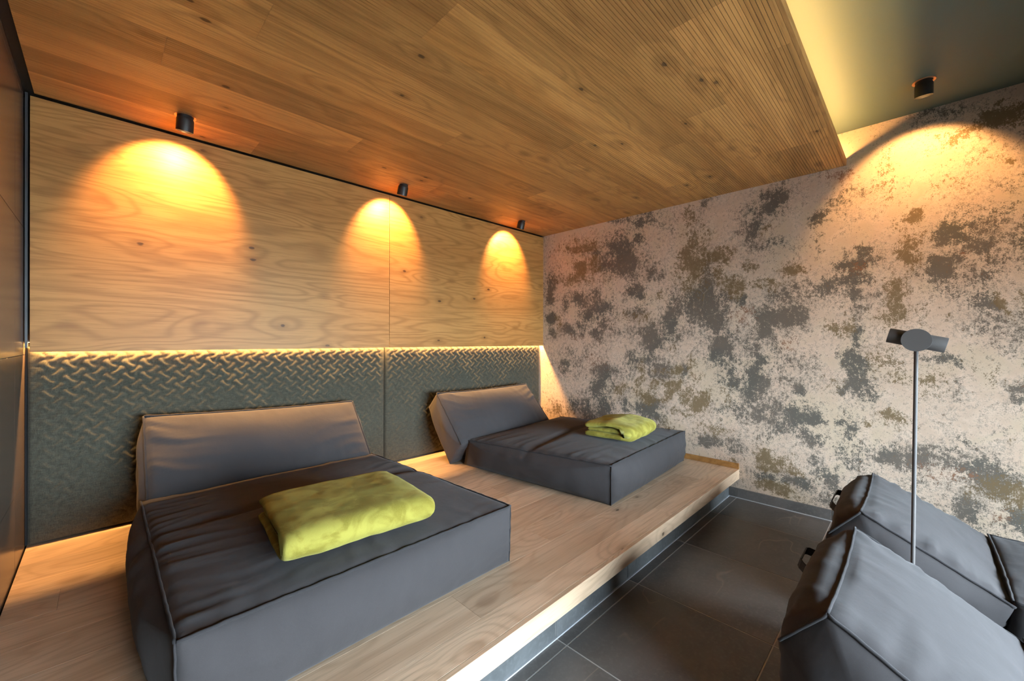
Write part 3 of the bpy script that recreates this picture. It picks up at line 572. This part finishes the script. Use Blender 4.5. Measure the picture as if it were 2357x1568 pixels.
    for (end, k) in cap_pipes:
        base = 0 if end == 0 else nt*NL
        idx = [corner_idx[k]+i for i in range(ne[k])] + [corner_idx[(k+1) % N]]
        sg = -0.003 if end == 0 else 0.003
        tube('piping', [jit(V[base+i] + Vector((sg, 0, 0)), n_) for n_, i in enumerate(idx)], pr*(0.6 if k == 0 and N == 4 else 1.0), PIPE, o, n=7)
    return o

# ---- near daybed
bed = thing('daybed', 'anthracite canvas daybed nearest the viewer, with a wide folded lime blanket on it', 'daybed', (0.99, -0.95, ZP), 0, 'canvas daybeds on the platform')
def rel(poly, oy, oz): return [(a-oy, b-oz) for a, b in poly]
def L2(poly): return rel(poly, -0.95, ZP)
cushion('seat_cushion', L2([(-1.700, ZP+0.001), (-1.694, 0.476), (-0.345, 0.452), (-0.300, ZP+0.001)]),
        L2([(-1.695, ZP+0.001), (-1.704, 0.482), (-0.335, 0.452), (-0.290, ZP+0.001)]), -0.588, 0.592,
        [0.048, 0.044, 0.01, 0.0], (0.070, 0.045), bed, wr=0.0070, seed=1.3, side_gather={1: (1.35, 0.35)},
        crease=(1, 0.03, 0.032, 0.020, 0.05), pipes=(1,), cap_pipes=((0, 1), (1, 1), (0, 0), (1, 0)), dip=0.006)
cushion('backrest', L2([(-0.285, ZP+0.001), (-0.372, 0.440), (-0.075, 0.826), (0.025, 0.66)]),
        L2([(-0.285, ZP+0.001), (-0.372, 0.440), (-0.070, 0.788), (0.025, 0.64)]), -0.566, 0.572,
        [0.005, 0.066, 0.016, 0.0], (0.036, 0.030), bed, wr=0.009, seed=4.1, side_gather={1: (1.3, 1.0)}, loose=0.004,
        pipes=(2,), cap_pipes=((0, 1), (1, 1)), dip=0.010)

# ---- far daybed
b2 = thing('daybed', 'anthracite canvas daybed by the stained wall, with a plump folded lime blanket on it', 'daybed', (3.04, -1.0, ZP), math.radians(3.0), 'canvas daybeds on the platform')
def L3(poly): return rel(poly, -1.0, ZP)
def warp2(p):
    if p.x < 0: p = Vector((p.x - 0.05*(p.y+0.7)/1.2*(-p.x/0.6), p.y, p.z))
    return p
cushion('seat_cushion', L3([(-1.662, ZP+0.001), (-1.664, 0.470), (-0.405, 0.430), (-0.370, ZP+0.001)]),
        L3([(-1.662, ZP+0.001), (-1.676, 0.476), (-0.405, 0.440), (-0.370, ZP+0.001)]), -0.605, 0.640,
        [0.068, 0.050, 0.01, 0.0], (0.078, 0.035), b2, wr=0.0065, seed=7.7, side_gather={1: (0.8, 0.4)},
        crease=(1, 0.00, 0.034, 0.018, 0.06), pipes=(1,), cap_pipes=((0, 1), (1, 1), (0, 0), (1, 0)), dip=0.006, warp=warp2)
cushion('backrest', L3([(-0.275, ZP+0.001), (-0.425, 0.410), (-0.105, 0.790), (0.010, 0.66)]),
        L3([(-0.285, ZP+0.001), (-0.440, 0.430), (-0.130, 0.782), (-0.030, 0.65)]), -0.735, 0.405,
        [0.005, 0.060, 0.014, 0.0], (0.040, 0.025), b2, wr=0.009, seed=9.4, side_gather={1: (1.2, 1.0)}, loose=0.004,
        pipes=(2,), cap_pipes=((0, 1), (1, 1)), dip=0.012)

# ================================================================== FOLDED BLANKETS
def blanket_layer(name, path, ht, hx, parent, seed, droop=0.0, nx=54, amp=0.004):
    """a thick plush layer: centre line in (y, z), half thickness ht, swept along x with soft ends"""
    P = [Vector((0, a, b)) for a, b in path]
    # resample
    fine = []
    for a, b in zip(P[:-1], P[1:]):
        n = max(1, int((b-a).length/0.010))
        fine += [a.lerp(b, i/n) for i in range(n)]
    fine.append(P[-1])
    for _ in range(4): fine = [fine[0]] + [(fine[i-1]+fine[i]*2+fine[i+1])/4 for i in range(1, len(fine)-1)] + [fine[-1]]
    K = len(fine); nor = []
    for i in range(K):
        t = (fine[min(i+1, K-1)]-fine[max(i-1, 0)]).normalized(); nor.append(Vector((0, -t.z, t.y)))
    V, Fc = [], []; NLp = 2*K+4
    for xi in range(nx+1):
        q = -1+2*xi/nx; e = max(0.0, 1-abs(q)**9)**0.5
        for i in range(NLp):
            if i < K: c, n, s = fine[i], nor[i], 1.0
            elif i < K+2:
                a = math.pi*(i-K+1)/3; t = (fine[-1]-fine[-2]).normalized(); c, n, s = fine[-1], nor[-1]*math.cos(a)+t*math.sin(a), 1.0
            elif i < 2*K+2: j = 2*K+1-i; c, n, s = fine[j], -nor[j], 1.0
            else:
                a = math.pi*(i-2*K-1)/3; t = (fine[0]-fine[1]).normalized(); c, n, s = fine[0], -nor[0]*math.cos(a)+t*math.sin(a), 1.0
            endw = nz3(c.y*9, c.z*22+seed, q*0.3)*0.010
            x = q*(hx+endw)
            h = ht*(0.30+0.70*e)
            k = amp*(nz3(x*7+seed, c.y*7, c.z*9)+0.5*nz3(x*19, c.y*19+seed, c.z*12))
            p = Vector((x, c.y, c.z)) + n*(h + k*e)
            p.z -= droop*max(0, abs(q)-0.72)/0.28*max(0, (c.z-0.05)/0.06)
            p.z = max(p.z, 0.001)
            V.append(p)
    for xi in range(nx):
        for i in range(NLp):
            i2 = (i+1) % NLp; Fc.append((xi*NLp+i, xi*NLp+i2, (xi+1)*NLp+i2, (xi+1)*NLp+i))
    Fc.append(tuple(range(NLp-1, -1, -1))); Fc.append(tuple(range(nx*NLp, (nx+1)*NLp)))
    bm = bmesh.new(); bv = [bm.verts.new(v) for v in V]
    for f in Fc: bm.faces.new([bv[i] for i in f])
    bmesh.ops.triangulate(bm, faces=[f for f in bm.faces if len(f.verts) > 4])
    return bm_obj(name, bm, PLUSH, parent, smooth=True)
def fold_path(yf, yb, zb, zt, lift=0.0, steps=7):
    r = (zt-zb)/2; pts = [(yb, zb), (yf+r, zb)]
    for i in range(1, steps): a = math.pi*i/steps; pts.append((yf+r-r*math.sin(a)*1.0, zb+r-r*math.cos(a)))
    return pts + [(yf+r, zt), ((yf+yb)/2, zt+lift), (yb, zt-0.004)]
bl = thing('folded_blanket', 'wide flat folded lime plush blanket on the near daybed', 'blanket', (0.965, -1.385, 0.513), math.radians(-5.0), 'folded plush blankets')
blanket_layer('outer_fold', fold_path(-0.235, 0.215, 0.017, 0.086, 0.006), 0.018, 0.272, bl, 2.0, droop=0.012)
blanket_layer('inner_fold', [(0.20, 0.050), (0.0, 0.052), (-0.165, 0.051)], 0.014, 0.258, bl, 5.0)
b3 = thing('folded_blanket', 'plump folded lime plush blanket on the far daybed', 'blanket', (3.115, -1.385, 0.512), math.radians(6.0), 'folded plush blankets')
blanket_layer('outer_fold', fold_path(-0.195, 0.18, 0.020, 0.088, 0.024), 0.023, 0.225, b3, 8.0, droop=0.004, amp=0.006)
blanket_layer('inner_fold', [(0.165, 0.054), (0.0, 0.060), (-0.12, 0.056)], 0.018, 0.212, b3, 11.0, amp=0.006)

# ================================================================== LOUNGERS FACING THE WINDOW
def lounger(label, xa, xb, seed, zf, sx=0.2, sl=0.12):
    xc = (xa+xb)/2; hw = (xb-xa)/2
    t = thing('lounge_chair', label, 'lounger', (xc, -3.3, 0), 0, 'canvas loungers on the stone floor')
    R = lambda poly: rel(poly, -3.3, 0)
    pg = [(-3.272, zf), (-2.850, 0.502), (-2.738, 0.375), (-2.775, 0.001), (-3.06, 0.001), (-3.215, zf-0.155)]
    cushion('backrest', R(pg), R(pg), -hw, hw, [0.042, 0.050, 0.035, 0.0, 0.01, 0.012], (0.055, 0.040), t, wr=0.010, seed=seed, step=0.017,
            side_gather={0: (1.0, 1.0), 1: (1.2, 1.2)}, loose=0.005, pipes=(1,), cap_pipes=((0, 0), (1, 0), (0, 1)), dip=0.012)
    sg = [(-4.10, 0.001), (-4.08, zf), (-3.268, zf+0.020), (-3.240, 0.001)]
    cushion('seat_cushion', R(sg), R(sg), -hw, hw, [0.02, 0.03, 0.004, 0.0], (0.024, 0.022), t, wr=0.006, seed=seed+3, pipes=(1, 2), cap_pipes=((0, 1), (1, 1)), dip=0.006)
    # carrying strap on the back edge
    y0, z0 = -2.738-(-3.3), 0.36
    pts = []
    for i in range(15):
        a = i/14; px = -sl+2*sl*a; h = 0.052*min(1.0, math.sin(math.pi*a)*2.0)
        pts.append((px+sx, y0-0.012+h*0.9, z0+0.012+h*0.45))
    V, Fc = [], []
    for p in pts:
        p = Vector(p)
        for (dy, dzv) in ((-0.004, -0.015), (0.004, -0.015), (0.004, 0.015), (-0.004, 0.015)): V.append(p+Vector((0, dy*0.6+dzv*0.5*-0.6, dzv)))
    for i in range(len(pts)-1):
        for k in range(4): k2 = (k+1) % 4; Fc.append((i*4+k, i*4+k2, (i+1)*4+k2, (i+1)*4+k))
    Fc += [(3, 2, 1, 0), tuple(range(len(V)-4, len(V)))]
    mesh_obj('carrying_strap', V, Fc, STRAP, t)
    return t
lounger('grey canvas lounger nearest the viewer, in front of the floor lamp', 1.652, 2.358, 13.0, 0.262, 0.20, 0.10)
lounger('grey canvas lounger between the floor lamp and the stained wall', 2.576, 3.282, 21.0, 0.285, 0.12, 0.17)

# ================================================================== FLOOR LAMP
LX, LY = 2.468, -3.012
lp = thing('floor_lamp', 'slim bronze-grey reading lamp with tube shade standing between the loungers', 'lamp', (LX, LY, 0))
lathe('base', [(0.0, 0.0), (0.085, 0.0), (0.085, 0.008), (0.080, 0.011), (0.0, 0.011)], LAMP_METAL, lp)
tube('pole', [(0, 0.006-0.012*i/12, 0.010+1.205*i/12) for i in range(13)], 0.0064, LAMP_METAL, lp, n=16)
ax = Vector((0, -math.cos(math.radians(14)), -math.sin(math.radians(14))))
hd = Vector((0.012, -0.006, 1.243))
lathe('tube_shade', [(0.0, -0.079), (0.0245, -0.079), (0.0275, -0.082), (0.0285, -0.080), (0.0285, 0.080), (0.0275, 0.082), (0.0245, 0.079), (0.0, 0.079)], LAMP_METAL, lp, n=48, axis=ax, origin=hd)
lathe('side_disc', [(0.0, 0.0), (0.0425, 0.0), (0.0428, 0.0015), (0.0428, 0.010), (0.0, 0.010)], LAMP_METAL, lp, n=56, axis=(1, 0, 0), origin=(-0.0285, -0.006, 1.243))
tube('joint', [(-0.019, -0.006, 1.243), (0.0, -0.006, 1.243)], 0.012, LAMP_METAL, lp, n=16)

# ================================================================== CEILING SPOTLIGHTS
def spot(label, x, y, z, toward, tilt_head, tilt_beam, power, ang=94):
    t = thing('ceiling_spotlight', label, 'spotlight', (x, y, z), 0, 'black ceiling spotlights')
    tw = Vector(toward)
    d = tw*math.sin(math.radians(tilt_head)) + Vector((0, 0, -1))*math.cos(math.radians(tilt_head))
    lathe('mounting_ring', [(0.034, 0.0), (0.046, 0.0), (0.0475, -0.002), (0.0465, -0.003), (0.036, -0.003), (0.034, 0.0)], COPPER, t, n=40)
    lathe('ball_joint', [(0.0, 0.004), (0.031, 0.004), (0.031, -0.014), (0.022, -0.026), (0.0, -0.03)], BLACK_METAL, t, n=32)
    o = Vector((0, 0, -0.003))
    lathe('head', [(0.0, 0.0), (0.027, 0.0), (0.034, 0.006), (0.0375, 0.016), (0.0378, 0.074), (0.0355, 0.0745), (0.0345, 0.060), (0.0, 0.058)], BLACK_METAL, t, n=44, axis=d, origin=o)
    lathe('lens', [(0.0, 0.0), (0.026, 0.0), (0.026, 0.002), (0.0, 0.002)], LENS, t, n=28, axis=d, origin=o+d*0.0585)
    ld = bpy.data.lights.new('spot_beam', 'SPOT'); ld.energy = power; ld.color = WARM; ld.spot_size = math.radians(ang); ld.spot_blend = 0.40; ld.shadow_soft_size = 0.018
    lo = link(bpy.data.objects.new('spot_beam', ld), t)
    lo.location = o + d*0.078 + tw*0.012
    b = tw*math.sin(math.radians(tilt_beam)) + Vector((0, 0, -1))*math.cos(math.radians(tilt_beam))
    lo.rotation_euler = b.to_track_quat('-Z', 'Y').to_euler()
    return t
SPW = 33.0
spot('black ceiling spotlight at the left end, over the near daybed', 0.576, -0.268, HC, (-0.08, 1, 0), 16, 50, SPW)
spot('black ceiling spotlight in the middle, at the joint of the oak wall panels', 1.886, -0.242, HC, (-0.03, 1, 0), 20, 50, SPW)
spot('black ceiling spotlight beside the corner with the stained wall', 3.200, -0.240, HC, (0.03, 1, 0), 20, 50, SPW)
spot('black spotlight on the olive painted ceiling, lighting the stained wall', 3.415, -3.046, HU, (1, 0.02, 0), 12, 43, 21.0, 90)

spot('unseen spotlight added behind the viewer for warm fill, aimed at the stained wall', 3.415, -4.40, HU, (1, 0.0, 0), 12, 43, 30.0, 90)  # added out of view to raise the warm ambient light
spot('unseen spotlight added behind the viewer for warm fill, aimed at the tiled wall', 0.40, -4.40, HU, (-1, 0.0, 0), 12, 43, 30.0, 90)  # second added fill spot, also unseen, for more warm bounce

# ================================================================== LED STRIPS
def led(name, label, x0, x1, y, z, w, power, down):
    t = thing(name, label, 'led strip', ((x0+x1)/2, y, z), 0)
    L = x1-x0; s = 1 if down else -1
    box('channel', -L/2, L/2, -w, w, 0.002 if down else -0.005, 0.012 if down else -0.002, SLATE_TRIM, t)
    box('diffuser', -L/2+0.002, L/2-0.002, -w*0.7, w*0.7, -0.0005 if down else -0.0018, 0.0018 if down else 0.0005, GLOW, t)
    ad = bpy.data.lights.new('strip_light', 'AREA'); ad.shape = 'RECTANGLE'; ad.size = L-0.01; ad.size_y = w; ad.energy = power; ad.color = LEDC
    ao = link(bpy.data.objects.new('strip_light', ad), t); ao.location = (0, 0, -0.002*s)
    ao.rotation_euler = (0, 0, 0) if down else (math.radians(180), 0, 0)
    return t
led('led_strip', 'warm led strip tucked behind the lower edge of the oak wall panels', 0.006, W-0.006, 0.0335, 1.226, 0.008, 46.0, True)
led('led_strip', 'warm led strip in the cove on top of the oak ceiling edge', 0.05, W-0.03, YS+0.040, HC+0.0255, 0.009, 19.0, False)
